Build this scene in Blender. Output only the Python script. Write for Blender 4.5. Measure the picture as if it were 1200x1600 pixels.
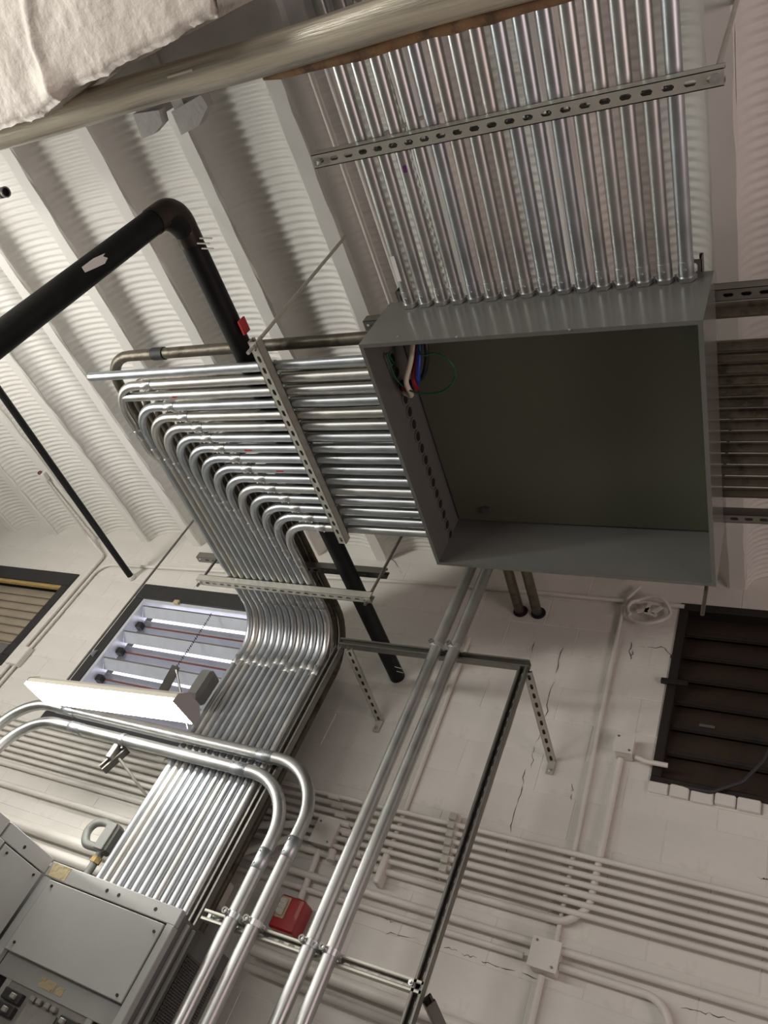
import bpy, math, random
from mathutils import Vector, Matrix, Quaternion
random.seed(7)
scene = bpy.context.scene
col = scene.collection
for o in list(bpy.data.objects): bpy.data.objects.remove(o)

# ------------------------------------------------------------------ camera
CZ = 1.6
R = ((0.87919014, 0.29225182, 0.37631579), (0.04002288, 0.74170888, -0.66952677), (-0.47478718, 0.60370258, 0.64040638))
F = 1211.116
cam_d = bpy.data.cameras.new('camera'); cam = bpy.data.objects.new('camera', cam_d); col.objects.link(cam)
rt, dn, fw = Vector(R[0]), Vector(R[1]), Vector(R[2])
M = Matrix((rt, -dn, -fw)).transposed().to_4x4(); M.translation = (0, 0, CZ)
cam.matrix_world = M
cam_d.sensor_fit = 'VERTICAL'; cam_d.sensor_height = 24.0; cam_d.lens = F / 1600 * 24.0
cam_d.clip_start = 0.02
scene.camera = cam
# ------------------------------------------------------------------ world, exposure, off-frame lights
w = bpy.data.worlds.new('world'); scene.world = w; w.use_nodes = True
w.node_tree.nodes['Background'].inputs[0].default_value = (1.0, 0.93, 0.88, 1)
w.node_tree.nodes['Background'].inputs[1].default_value = 0.13
vs = scene.view_settings
vs.view_transform = 'Standard'; vs.look = 'None'; vs.gamma = 1.0; vs.exposure = -0.08; vs.use_curve_mapping = False
LAMP_EMIT = 24.0      # fluorescent lens in view
def area(name, loc, target, sx, sy, power, colr):
    d = bpy.data.lights.new(name, 'AREA'); d.shape = 'RECTANGLE'; d.size = sx; d.size_y = sy; d.energy = power; d.color = colr
    o = bpy.data.objects.new(name, d); col.objects.link(o); o.location = loc
    o.rotation_euler = (Vector(target) - Vector(loc)).to_track_quat('-Z', 'Y').to_euler()
    return o
# unseen area lights: left row inferred from the bright ceiling, the rest added
area('fluorescent_row_lamp', (-5.2, 0.3, 2.5), (-3.2, 0.9, 4.7), 2.4, 0.3, 104, (1.0, 0.975, 0.92))
area('aisle_fill_light', (-3.2, -1.6, 2.5), (-1.6, 1.2, 4.3), 2.4, 0.3, 50, (1.0, 0.965, 0.91))  # added fill for the darker vault sides, no known lamp here
area('rear_fill_light', (-0.6, -2.6, 2.9), (-1.0, 2.6, 2.6), 1.2, 0.3, 14, (1.0, 0.95, 0.90))  # added weak fill for the box and right-hand wall, no known lamp here
area('pink_side_light', (3.6, 0.6, 2.0), (-0.5, 1.6, 4.2), 1.2, 2.2, 60, (1.0, 0.78, 0.76))  # added pinkish light from the right, no doorway is modelled

# ------------------------------------------------------------------ helpers
W = 3.45
def ray(u, v):
    c = ((u-600)/F, (v-800)/F, 1.0)
    return Vector([sum(R[i][k]*c[i] for i in range(3)) for k in range(3)])
def Yp(u, v, y):
    r = ray(u, v); return r*(y/r.y) + Vector((0, 0, CZ))
def Zp(u, v, z):
    r = ray(u, v); return r*((z-CZ)/r.z) + Vector((0, 0, CZ))
def zc(y): return 4.77 - .05*(W-y)
ORD = ['first','second','third','fourth','fifth','sixth','seventh','eighth','ninth','tenth','eleventh','twelfth','thirteenth','fourteenth','fifteenth','sixteenth','seventeenth','eighteenth']

class MB:
    def __init__(s): s.v = []; s.f = []; s.sm = []
    def add(s, vs, fs, smooth=False):
        n = len(s.v); s.v += [tuple(p) for p in vs]
        for f in fs: s.f.append(tuple(i+n for i in f)); s.sm.append(smooth)
        return s
    def obox(s, c, ax, ay, az):   # half-axis vectors
        c = Vector(c); ax, ay, az = Vector(ax), Vector(ay), Vector(az)
        vs = [c+i*ax+j*ay+k*az for k in (-1,1) for j in (-1,1) for i in (-1,1)]
        fs = [(0,2,3,1),(4,5,7,6),(0,1,5,4),(2,6,7,3),(0,4,6,2),(1,3,7,5)]
        if ax.cross(ay).dot(az) < 0: fs = [f[::-1] for f in fs]
        return s.add(vs, fs)
    def box(s, x0, x1, y0, y1, z0, z1):
        return s.obox(((x0+x1)/2,(y0+y1)/2,(z0+z1)/2), ((x1-x0)/2,0,0), (0,(y1-y0)/2,0), (0,0,(z1-z0)/2))
    def bbox(s, x0, x1, y0, y1, z0, z1, b=.004):  # box with bevelled edges (chamfer)
        vs=[]; c=((x0+x1)/2,(y0+y1)/2,(z0+z1)/2); h=((x1-x0)/2,(y1-y0)/2,(z1-z0)/2)
        b=min(b,min(h)*.45); idx={}
        for sx in (-1,1):
            for sy in (-1,1):
                for sz in (-1,1):
                    for a in range(3):
                        p=[c[i]+(sx,sy,sz)[i]*(h[i]-(0 if i==a else b)) for i in range(3)]
                        idx[(sx,sy,sz,a)]=len(vs); vs.append(p)
        fs=[]
        def q(*k): 
            ids=[idx[i] for i in k]
            n=(Vector(vs[ids[1]])-Vector(vs[ids[0]])).cross(Vector(vs[ids[2]])-Vector(vs[ids[0]]))
            m=sum((Vector(vs[i]) for i in ids),Vector())/len(ids)-Vector(c)
            fs.append(ids if n.dot(m)>0 else ids[::-1])
        for a in range(3):
            o=[i for i in range(3) if i!=a]
            for sa in (-1,1):
                k=[]
                for t in ((-1,-1),(1,-1),(1,1),(-1,1)):
                    s3=[0,0,0]; s3[a]=sa; s3[o[0]]=t[0]; s3[o[1]]=t[1]; k.append((*s3,a))
                q(*k)
            for s1 in (-1,1):
                for s2 in (-1,1):
                    k=[]
                    for sa,ax in ((-1,o[0]),(1,o[0]),(1,o[1]),(-1,o[1])):
                        s3=[0,0,0]; s3[a]=sa; s3[o[0]]=s1; s3[o[1]]=s2; k.append((*s3,ax))
                    q(*k)
        for sx in (-1,1):
            for sy in (-1,1):
                for sz in (-1,1): q((sx,sy,sz,0),(sx,sy,sz,1),(sx,sy,sz,2))
        return s.add(vs, fs)
    def tube(s, pts, r, seg=14, cap=True, rs=None, hollow=0):
        pts=[Vector(p) for p in pts]; n=len(pts)
        tan=[]
        for i in range(n):
            a=pts[max(i-1,0)]; b=pts[min(i+1,n-1)]; tan.append((b-a).normalized())
        t=tan[0]; up=Vector((0,0,1)) if abs(t.z)<.9 else Vector((1,0,0))
        nn=(up-t*up.dot(t)).normalized(); vs=[]
        for i in range(n):
            if i: 
                q=tan[i-1].rotation_difference(tan[i]); nn=q@nn
                nn=(nn-tan[i]*nn.dot(tan[i])).normalized()
            bb=tan[i].cross(nn); rr=rs[i] if rs else r
            for k in range(seg):
                a=2*math.pi*k/seg; vs.append(pts[i]+nn*math.cos(a)*rr+bb*math.sin(a)*rr)
        fs=[]
        for i in range(n-1):
            for k in range(seg):
                k2=(k+1)%seg; fs.append((i*seg+k,i*seg+k2,(i+1)*seg+k2,(i+1)*seg+k))
        base=len(s.v); s.add(vs,fs,True)
        if cap:
            s.add(vs[:seg],[tuple(reversed(range(seg)))]); s.add(vs[-seg:],[tuple(range(seg))])
        return s
    def cyl(s, a, b, r, seg=12, r2=None):
        return s.tube([a,b], r, seg, True, [r, r if r2 is None else r2])
    def prism(s, poly, h0, h1, fn):   # poly 2d list -> fn(p, h) world point
        n=len(poly); vs=[fn(p,h0) for p in poly]+[fn(p,h1) for p in poly]
        fs=[tuple(range(n)),tuple(reversed(range(n,2*n)))]+[(i,n+i,n+(i+1)%n,(i+1)%n) for i in range(n)]
        return s.add(vs,fs)
    def ring(s, c, axis, ro, ri, h, seg=14, hexa=False):  # washer/nut
        axis=Vector(axis).normalized(); q=Vector((0,0,1)).rotation_difference(axis); n=6 if hexa else seg
        m=n*2 if hexa else n; vs=[]
        for z in (-h/2,h/2):
            for k in range(m):
                a=2*math.pi*k/m
                r=ro
                if hexa and k%2: r=ro*math.cos(math.pi/6)
                vs.append(Vector(c)+q@Vector((r*math.cos(a),r*math.sin(a),z)))
            for k in range(m):
                a=2*math.pi*k/m; vs.append(Vector(c)+q@Vector((ri*math.cos(a),ri*math.sin(a),z)))
        fs=[]
        for k in range(m):
            j=(k+1)%m
            fs+=[(k,j,2*m+j,2*m+k),(m+j,m+k,3*m+k,3*m+j),(j,k,m+k,m+j),(2*m+k,2*m+j,3*m+j,3*m+k)]
        return s.add(vs,fs)

def fillet(pts, rad, n=9):
    pts=[Vector(p) for p in pts]; out=[pts[0]]
    rads=rad if isinstance(rad,(list,tuple)) else [rad]*(len(pts)-2)
    for i in range(1,len(pts)-1):
        a,b,c=pts[i-1],pts[i],pts[i+1]; u=(a-b).normalized(); v=(c-b).normalized()
        ang=u.angle(v)
        if abs(ang-math.pi)<1e-3: out.append(b); continue
        d=min(rads[i-1]/math.tan(ang/2),(a-b).length*.49,(c-b).length*.49); r=d*math.tan(ang/2)
        ctr=b+(u+v).normalized()*(r/math.sin(ang/2)); p0=b+u*d; p1=b+v*d
        e0=p0-ctr; e1=p1-ctr; th=e0.angle(e1); ax=e0.cross(e1).normalized()
        for k in range(n+1): out.append(ctr+Quaternion(ax,th*k/n)@e0)
    out.append(pts[-1]); return out

def mesh_of(name, mb):
    me=bpy.data.meshes.new(name); me.from_pydata(mb.v,[],mb.f); me.polygons.foreach_set('use_smooth',mb.sm); me.update(); return me
def mk(name, mb, mat, parent=None, kind=None, base=True):
    vs=mb.v
    lo=[min(p[i] for p in vs) for i in range(3)]; hi=[max(p[i] for p in vs) for i in range(3)]
    org=Vector(((lo[0]+hi[0])/2,(lo[1]+hi[1])/2,lo[2]))
    mb.v=[(p[0]-org.x,p[1]-org.y,p[2]-org.z) for p in vs]
    me=mesh_of(name,mb); me.materials.append(mat)
    o=bpy.data.objects.new(name,me); col.objects.link(o); o['w']=list(org)
    if parent is not None:
        o.parent=parent; o.location=org-Vector(parent['w'])
    else: o.location=org
    if kind: o['kind']=kind
    return o
def inst(name, me, loc, parent=None, quat=None, scale=None):
    o=bpy.data.objects.new(name,me); col.objects.link(o); o['w']=list(loc)
    o.location=Vector(loc)-Vector(parent['w']) if parent is not None else loc
    if parent is not None: o.parent=parent
    if quat is not None: o.rotation_mode='QUATERNION'; o.rotation_quaternion=quat
    if scale: o.scale=scale
    return o
def tag(o, label, cat, group=None):
    o['label']=label; o['category']=cat
    if group: o['group']=group
    return o
def empty(name, loc):
    o=bpy.data.objects.new(name,None); col.objects.link(o); o.location=loc; o['w']=list(loc); o.empty_display_size=.05; return o
def qz(d): return Vector((0,0,1)).rotation_difference(Vector(d).normalized())

# ------------------------------------------------------------------ materials
def mat(name, c, rough=.5, metal=0.0, var=.0, vscale=6, bump=0, bscale=40, c2=None, c2scale=3, c2lo=.5, c2hi=.62, stretch=None, emit=None, estr=0, coat=0, rvar=0):
    m=bpy.data.materials.new(name); m.use_nodes=True; nt=m.node_tree; n=nt.nodes; l=nt.links
    b=n['Principled BSDF']; b.inputs['Base Color'].default_value=(*c,1); b.inputs['Roughness'].default_value=rough; b.inputs['Metallic'].default_value=metal
    if coat: b.inputs['Coat Weight'].default_value=coat
    tc=n.new('ShaderNodeTexCoord'); mp=n.new('ShaderNodeMapping'); l.new(tc.outputs['Object'],mp.inputs['Vector'])
    if stretch: mp.inputs['Scale'].default_value=stretch
    src=None
    if var>0 or rvar>0:
        nz=n.new('ShaderNodeTexNoise'); nz.inputs['Scale'].default_value=vscale; nz.inputs['Detail'].default_value=6; l.new(mp.outputs[0],nz.inputs['Vector'])
        rp=n.new('ShaderNodeMapRange'); rp.inputs[1].default_value=.3; rp.inputs[2].default_value=.7; rp.inputs[3].default_value=1-var; rp.inputs[4].default_value=1+var
        l.new(nz.outputs['Fac'],rp.inputs[0])
        if var>0:
            mx=n.new('ShaderNodeVectorMath'); mx.operation='SCALE'; mx.inputs[0].default_value=c; l.new(rp.outputs[0],mx.inputs['Scale']); src=mx.outputs[0]
        if rvar>0:
            r2=n.new('ShaderNodeMapRange'); r2.inputs[1].default_value=.3; r2.inputs[2].default_value=.7; r2.inputs[3].default_value=max(.05,rough-rvar); r2.inputs[4].default_value=rough+rvar
            l.new(nz.outputs['Fac'],r2.inputs[0]); l.new(r2.outputs[0],b.inputs['Roughness'])
    if c2:
        nz2=n.new('ShaderNodeTexNoise'); nz2.inputs['Scale'].default_value=c2scale; nz2.inputs['Detail'].default_value=9; nz2.inputs['Roughness'].default_value=.65; l.new(mp.outputs[0],nz2.inputs['Vector'])
        rr=n.new('ShaderNodeMapRange'); rr.inputs[1].default_value=c2lo; rr.inputs[2].default_value=c2hi; l.new(nz2.outputs['Fac'],rr.inputs[0])
        mm=n.new('ShaderNodeMix'); mm.data_type='RGBA'; l.new(rr.outputs[0],mm.inputs[0])
        if src: l.new(src,mm.inputs[6])
        else: mm.inputs[6].default_value=(*c,1)
        mm.inputs[7].default_value=(*c2,1); src=mm.outputs[2]
    if src: l.new(src,b.inputs['Base Color'])
    if bump>0:
        nb=n.new('ShaderNodeTexNoise'); nb.inputs['Scale'].default_value=bscale; nb.inputs['Detail'].default_value=8; l.new(mp.outputs[0],nb.inputs['Vector'])
        bp=n.new('ShaderNodeBump'); bp.inputs['Strength'].default_value=bump; bp.inputs['Distance'].default_value=.01; l.new(nb.outputs['Fac'],bp.inputs['Height']); l.new(bp.outputs[0],b.inputs['Normal'])
    if emit: b.inputs['Emission Color'].default_value=(*emit,1); b.inputs['Emission Strength'].default_value=estr
    return m
PAINT=mat('white_paint',(.70,.675,.625),.42,0,.05,3,.25,22,c2=(.50,.46,.40),c2scale=4,c2lo=.60,c2hi=.80)
CEIL=mat('ceiling_paint',(.72,.70,.655),.5,0,.04,3,.15,40,c2=(.52,.48,.42),c2scale=7,c2lo=.66,c2hi=.85)
PLASTER=mat('rough_plaster',(.86,.79,.70),.5,0,.06,5,.5,30,c2=(.62,.47,.36),c2scale=5,c2lo=.62,c2hi=.8)
PIPEPAINT=mat('painted_pipe',(.70,.67,.615),.4,0,.06,5,.15,40)
CRACK=mat('crack_dark',(.03,.025,.02),.9)
EMT=mat('galvanised_conduit',(.50,.505,.49),.40,1.0,.06,9,0,60,rvar=.06)
EMT2=mat('galvanised_conduit_blue',(.46,.485,.50),.40,1.0,.08,9,0,60,rvar=.06)
EMT3=mat('galvanised_conduit_warm',(.49,.48,.45),.42,1.0,.08,9,0,60,rvar=.06)
ZINC=mat('zinc_fitting',(.70,.71,.71),.32,1.0,.06,30)
OLD=mat('weathered_conduit',(.15,.132,.10),.42,.6,.25,9,.2,40,c2=(.075,.063,.045),c2scale=9)
STRUT=mat('strut_steel',(.56,.545,.48),.42,.55,.08,12)
STRUTD=mat('dark_strut_steel',(.22,.21,.19),.45,.8,.1,12)
BLACK=mat('black_iron',(.008,.008,.008),.5,.0,.3,14,.1,40)
BLACK.node_tree.nodes['Principled BSDF'].inputs['Specular IOR Level'].default_value=.25
BLACKP=mat('black_paint',(.02,.019,.018),.45)
GREYBOX=mat('grey_enamel',(.132,.132,.120),.32,.0,.05,3,0,120,coat=.5)
GREYBOX.node_tree.nodes['Principled BSDF'].inputs['Coat Roughness'].default_value=.12
BOXIN=mat('olive_grey_backpanel',(.108,.111,.078),.42,0,.06,2,.05,90)
PANEL=mat('switchboard_grey',(.40,.405,.385),.42,0,.05,4,.03,120)
PANELD=mat('switchboard_dark_grey',(.15,.15,.142),.5,0,.08,4)
DARK=mat('dark_void',(.008,.008,.008),.7)
BREAK=mat('breaker_grey',(.30,.29,.26),.5,0,.1,20)
BREAKD=mat('breaker_black',(.035,.035,.033),.45)
TAGY=mat('yellowed_label',(.55,.46,.28),.6,0,.15,60,c2=(.35,.28,.15),c2scale=50)
TAGW=mat('white_label',(.75,.74,.70),.5)
PURP=mat('purple_mark',(.13,.02,.16),.5)
RED=mat('red_enamel',(.36,.012,.016),.3,0,.05,8,coat=.4)
REDM=mat('red_mark',(.45,.03,.03),.5)
LENS=mat('strobe_lens',(.75,.72,.66),.12,.35,.2,60)
TAN=mat('tan_plate',(.42,.33,.20),.5)
WINDK=mat('window_black_frame',(.022,.021,.022),.55,0,.2,9,.3,30)
ALU=mat('louver_aluminium',(.62,.65,.70),.35,.35,.06,10)
ALUD=mat('louver_slat_grey',(.30,.31,.34),.4,.3,.06,10)
RUSTR=mat('red_brown_rail',(.16,.045,.035),.6)
PANE=mat('daylit_frosted_pane',(.8,.78,.82),.4,emit=(.87,.84,.95),estr=2.3)
BROWNS=mat('brown_shutter',(.030,.018,.011),.6,0,.15,6,.2,30)
BROWNF=mat('brown_frame',(.014,.010,.007),.6,0,.15,6)
BEIGES=mat('beige_shutter',(.40,.34,.26),.45,.2,.1,5)
WOOD=mat('raw_wood',(.40,.27,.10),.7,0,.2,8,.3,20,stretch=(1,12,12))
RUST=mat('rusty_batten',(.26,.15,.07),.75,0,.25,10,.5,30,c2=(.12,.07,.04),c2scale=14)
CREAM=mat('cream_pipe_jacket',(.68,.62,.48),.33,.35,.10,7,.2,30,c2=(.30,.275,.22),c2scale=2,c2lo=.48,c2hi=.66,stretch=(.35,13,13),coat=.3)
GREYBEAM=mat('grey_beam_paint',(.43,.415,.40),.6,0,.10,8,.35,30)
FLEX=mat('grey_flexible_conduit',(.20,.20,.185),.5,.2)
LAMPB=mat('lamp_housing',(.72,.68,.58),.4)
LAMPE=mat('lamp_end_plate',(.45,.43,.42),.4)
GLOW=mat('lamp_lens_glow',(.9,.9,.88),.4,emit=(1.0,.985,.94),estr=LAMP_EMIT)
FLOOR=mat('concrete_floor',(.30,.295,.285),.7,0,.12,2,.2,20)
WIRE={k:mat('wire_'+k,c,.4) for k,c in dict(blue=(.02,.05,.35),red=(.30,.01,.02),white=(.72,.66,.52),black=(.01,.01,.01),green=(.01,.10,.04)).items()}
RUBBER=mat('black_rubber',(.03,.03,.03),.6)

# ------------------------------------------------------------------ setting: floor, walls, ceiling
mk('floor', MB().box(-7.7,4.5,-6,W+.3,-.1,0), FLOOR, kind='structure')
mk('wall_left', MB().box(-7.8,-7.6,-3.5,W+.3,0,5.2), PAINT, kind='structure')
WIN=[(-6.9,-5.13,3.43,4.355),(-4.385,-3.02,3.075,4.335),(-.572,.75,3.525,4.63)]   # x0,x1,z0,z1
def sub_rects(rects, hole):
    out=[]
    for (a,b,c,d) in rects:
        x0,x1,z0,z1=hole
        if x1<=a or x0>=b or z1<=c or z0>=d: out.append((a,b,c,d)); continue
        if c<z0: out.append((a,b,c,z0))
        if d>z1: out.append((a,b,z1,d))
        lo,hi=max(c,z0),min(d,z1)
        if a<x0: out.append((a,x0,lo,hi))
        if b>x1: out.append((x1,b,lo,hi))
    return out
rects=[(-7.7,4.5,0,5.15)]
for h in WIN: rects=sub_rects(rects,h)
mb=MB()
for a,b,c,d in rects: mb.box(a,b,W+.0018,W+.28,c,d)
wall=mk('wall_back', mb, PAINT, kind='structure')
cache={}; BH=.2025; BL=.405; nb=0
for r in range(15):
    z0=1.74+r*BH; z1=min(z0+BH,4.99)
    x=-6.75+(BL/2 if r%2 else 0)
    while x<.45:
        rr=[(x+.001,x+BL-.001,z0+.001,z1-.001)]
        for h in WIN: rr=sub_rects(rr,(h[0]-.004,h[1]+.004,h[2]-.004,h[3]+.004))
        for a,b,c,d in rr:
            if b-a<.05 or d-c<.03: continue
            key=(round(b-a,3),round(d-c,3))
            if key not in cache:
                m0=mesh_of('block',MB().bbox(-key[0]/2,key[0]/2,0,.02,-key[1]/2,key[1]/2,.003)); m0.materials.append(PAINT); cache[key]=m0
            inst('block',cache[key],((a+b)/2,W+random.uniform(-.0012,.0012),(c+d)/2),wall); nb+=1
        x+=BL
def crack(pts, name='crack'):
    P3=[Yp(u,v,W-.0008) for u,v in pts]; out=[]
    for i in range(len(P3)-1):
        for k in range(6):
            p=P3[i].lerp(P3[i+1],k/6); p.x+=random.uniform(-.007,.007); p.z+=random.uniform(-.006,.006); out.append(p)
    out.append(P3[-1]); i=0
    mb=MB()
    while i<len(out)-1:
        n=random.randint(3,6); seg=out[i:i+n+1]
        if len(seg)>1: mb.tube(seg,.001,5,True,[.0004]+[random.uniform(.0006,.0021) for _ in seg[2:]]+[.0004])
        i+=n+random.randint(0,1)
    mk(name,mb,CRACK,wall)
for c in (((836,1003),(828,1030)),((880,1010),(862,1075),(850,1130),(835,1165),(830,1200)),((822,1203),(812,1240),(800,1290),(788,1345)),
          ((692,1478),(720,1490),(745,1497)),((750,1500),(790,1512),(840,1530)),((985,1003),(985,1030),(990,1015)),((600,1435),(618,1443)),((602,1457),(650,1465)),
          ((1050,1030),(1040,1012),(1000,1010)),((1062,1575),(1110,1585),(1150,1597)),((895,1225),(893,1250)),((1185,1372),(1200,1375)),((610,870),(628,895))): crack(c)

ceil=mk('ceiling', MB().box(-7.8,4.5,-3.5,W+.3,5.15,5.25), CEIL, kind='structure')
JS=.555; JW=.10
def joist_mesh():
    mb=MB(); ys=[-3.2+i*.095 for i in range(71)]; ys[-1]=W+.02; vs=[]
    for y in ys:
        j=lambda:random.uniform(-.004,.004); z=zc(y)
        vs+=[(-JW/2+j(),y,z+.17),(-JW/2+j(),y,z+.012+j()),(-JW/2+.012+j(),y,z+j()*.4),(JW/2-.010+j(),y,z+j()*.4),(JW/2+j(),y,z+.010+j()),(JW/2+j(),y,z+.17)]
    fs=[]
    for i in range(len(ys)-1):
        for k in range(5): fs.append((i*6+k,(i+1)*6+k,(i+1)*6+k+1,i*6+k+1))
    return mb.add(vs,fs)
def vault_mesh():
    mb=MB(); per=.038; n=int((W+1.2)/per*5); bw=JS-JW+.004; na=12; vs=[]
    for i in range(n+1):
        y=W-(n-i)*per/5.0
        rip=math.sin(2*math.pi*y/per)
        for k in range(na+1):
            t=-1+2*k/na
            t=math.copysign(abs(t)**.8,t)
            h=max(0,1-abs(t)**2.4)**.55
            fade=.3+.7*min(1,(1-abs(t))*4)
            vs.append((t*bw/2,y,zc(y)+.015+.125*h+.0054*rip*fade))
    fs=[(i*(na+1)+k,(i+1)*(na+1)+k,(i+1)*(na+1)+k+1,i*(na+1)+k+1) for i in range(n) for k in range(na)]
    return mb.add(vs,fs,True)
jm=[]
for _ in range(3):
    m0=mesh_of('joist',joist_mesh()); m0.materials.append(CEIL); jm.append(m0)
vm=mesh_of('vault_pan',vault_mesh()); vm.materials.append(CEIL)
for k in range(-3,13):
    xr=-.25-JS*k
    inst('joist',jm[k%3],(xr-JW/2,0,0),ceil)
    inst('vault_pan',vm,(xr-JW-(JS-JW)/2,0,0),ceil)

# ------------------------------------------------------------------ strut channel builder
SW=.041
def strut(a, b, web, slots=True, w=SW, h=SW, mb=None, pitch=.05):
    """channel from a to b (centre line of the web); web = direction the web faces (outward normal)"""
    a=Vector(a); b=Vector(b); d=(b-a).normalized(); L=(b-a).length; n=Vector(web); n=(n-d*n.dot(d)).normalized(); s=d.cross(n)
    mb=mb or MB(); t=.0026; up=-n
    for sg in (-1,1):
        mb.obox(a+d*L/2+s*sg*(w/2-t/2)+up*h/2, d*L/2, s*t/2, up*h/2)
        mb.obox(a+d*L/2+s*sg*(w/2-.005)+up*(h-t/2), d*L/2, s*.005, up*t/2)
        mb.obox(a+d*L/2+s*sg*(w/2-.0095)+up*(h-.005), d*L/2, s*t/2, up*.005)
    if not slots:
        mb.obox(a+d*L/2+up*t/2, d*L/2, s*w/2, up*t/2); return mb
    n_s=max(1,int(L/pitch)); p=L/n_s; vs=[]; fs=[]
    for layer in (0,t):
        for i in range(n_s):
            c=a+d*(p*(i+.5))+up*layer; o=len(vs); hx,hy=.0145,.007; ch=.005
            ol=[(-p/2,-w/2),(0,-w/2),(p/2,-w/2),(p/2,0),(p/2,w/2),(0,w/2),(-p/2,w/2),(-p/2,0)]
            il=[(-hx+ch,-hy),(hx-ch,-hy),(hx,-hy+ch),(hx,hy-ch),(hx-ch,hy),(-hx+ch,hy),(-hx,hy-ch),(-hx,-hy+ch)]
            vs+=[c+d*x+s*y for x,y in ol]+[c+d*x+s*y for x,y in il]
            for q in ((0,1,9,8),(1,2,10,9),(2,3,11,10),(3,4,12,11),(4,5,13,12),(5,6,14,13),(6,7,15,14),(7,0,8,15)):
                # map inner ring so that index k follows outer k
                fs.append(tuple(o+x for x in q))
    half=n_s*16
    for i in range(n_s):
        for k in range(8):
            o=i*16; j=(k+1)%8; fs.append((o+8+k,o+8+j,half+o+8+j,half+o+8+k))
    return mb.add(vs,fs)
def bolt(mbm, p, d, r=.011, h=.008):
    p=Vector(p); d=Vector(d).normalized(); mbm.cyl(p,p+d*h,r,6); mbm.cyl(p+d*h,p+d*(h+.012),r*.5,8); return mbm

# shared fittings -----------------------------------------------------------
def fit_mesh(name, mb, m):
    me=mesh_of(name,mb); me.materials.append(m); return me
def coupling_mesh(r, L):
    mb=MB(); mb.tube([(0,0,-L/2),(0,0,-L/2+.001),(0,0,L/2-.001),(0,0,L/2)],r,18,True,[r*1.01,r*1.055,r*1.055,r*1.01])
    for z in (-L*.3,L*.3):
        for a in (0.6,2.5,4.4):
            c=Vector((math.cos(a),math.sin(a),0)); mb.cyl(c*r*1.0+Vector((0,0,z)),c*(r*1.055+.0035)+Vector((0,0,z)),.0032,6)
    mb.ring((0,0,L/2),(0,0,1),r*1.085,r*.9,.002,18); mb.ring((0,0,0),(0,0,1),r*1.075,r*.9,.0015,18)
    return mb
def strap_mesh(r):
    """conduit strap hugging half of a conduit whose axis is local z, ears towards +x"""
    mb=MB(); n=10; wdt=.012; vs=[]
    for z in (-wdt,wdt):
        for ro in (r*1.02,r*1.02+.0025):
            for k in range(n+1):
                a=math.pi/2+math.pi*k/n; vs.append((ro*math.cos(a),ro*math.sin(a),z))
    m=n+1; fs=[]
    for k in range(n):
        fs+=[(m+k,m+k+1,3*m+k+1,3*m+k),(k+1,k,2*m+k,2*m+k+1),(k,k+1,m+k+1,m+k),(2*m+k+1,2*m+k,3*m+k,3*m+k+1)]
    mb.add(vs,fs)
    for sg in (-1,1): mb.box(0,r*1.1,sg*(r*1.02+.0012)-.0012,sg*(r*1.02+.0012)+.0012,-wdt,wdt)
    mb.cyl((r*.55,-(r+.010),0),(r*.55,-(r+.002),0),.006,6)
    return mb
RC=.0205; RO=.0212; RB=.030; RU=.0188
COUP=fit_mesh('coupling',coupling_mesh(RC,.058),EMT)
COUPB=fit_mesh('coupling',coupling_mesh(RB,.09),EMT2)
COUPO=fit_mesh('coupling',coupling_mesh(RU,.06),OLD)
STRAP=fit_mesh('strap',strap_mesh(RC),ZINC)
STRAPO=fit_mesh('strap',strap_mesh(RO),ZINC)
STRAPB=fit_mesh('strap',strap_mesh(RB),ZINC)
def orient(axis, xdir):
    z=Vector(axis).normalized(); x=Vector(xdir); x=(x-z*x.dot(z)).normalized(); y=z.cross(x)
    return Matrix((x,y,z)).transposed().to_quaternion()
def conduit(name, pts, r, m, label, cat='conduit', group=None, rad=.18, seg=14, hollow=False, nf=9):
    mb=MB().tube(fillet(pts,rad,nf),r,seg)
    o=mk(name,mb,m); tag(o,label,cat,group); return o

# ------------------------------------------------------------------ pull box hung open side down
BX0,BX1,BY0,BY1,BZ0,BZ1=-1.34,-.258,1.135,2.194,3.62,3.905
t=.004
pb=mk('pull_box', MB().box(BX0,BX1,BY0,BY1,BZ1-t,BZ1), GREYBOX); tag(pb,'large open grey steel pull box hung under the ceiling, opening facing down','pull box')
def side(x0,x1,y0,y1,m=GREYBOX): mk('side_panel',MB().box(x0,x1,y0,y1,BZ0,BZ1-t),m,pb)
side(BX0,BX0+t,BY0,BY1); side(BX1-t,BX1,BY0,BY1); side(BX0+t,BX1-t,BY0,BY0+t); side(BX0+t,BX1-t,BY1-t,BY1)
mk('back_panel',MB().box(BX0+.012,BX1-.012,BY0+.012,BY1-.012,BZ1-.014,BZ1-.008),BOXIN,pb)
lipw=.014
for a in ((BX0+t,BX1-t,BY0+t,BY0+lipw),(BX0+t,BX1-t,BY1-lipw,BY1-t),(BX0+t,BX0+lipw,BY0+lipw,BY1-lipw),(BX1-lipw,BX1-t,BY0+lipw,BY1-lipw)):
    mk('opening_lip',MB().box(*a,BZ0,BZ0+.0025),GREYBOX,pb)
for u,v in ((622,526),(713,527),(890,515)):
    p=Yp(u,v,BY0); mk('screw',MB().cyl((p.x,BY0-.002,p.z),(p.x,BY0+.001,p.z),.004,8),ZINC,pb)
mk('ground_lug',MB().box(-1.20,-1.17,2.10,2.13,BZ1-.03,BZ1-.014),STRUTD,pb)

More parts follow.
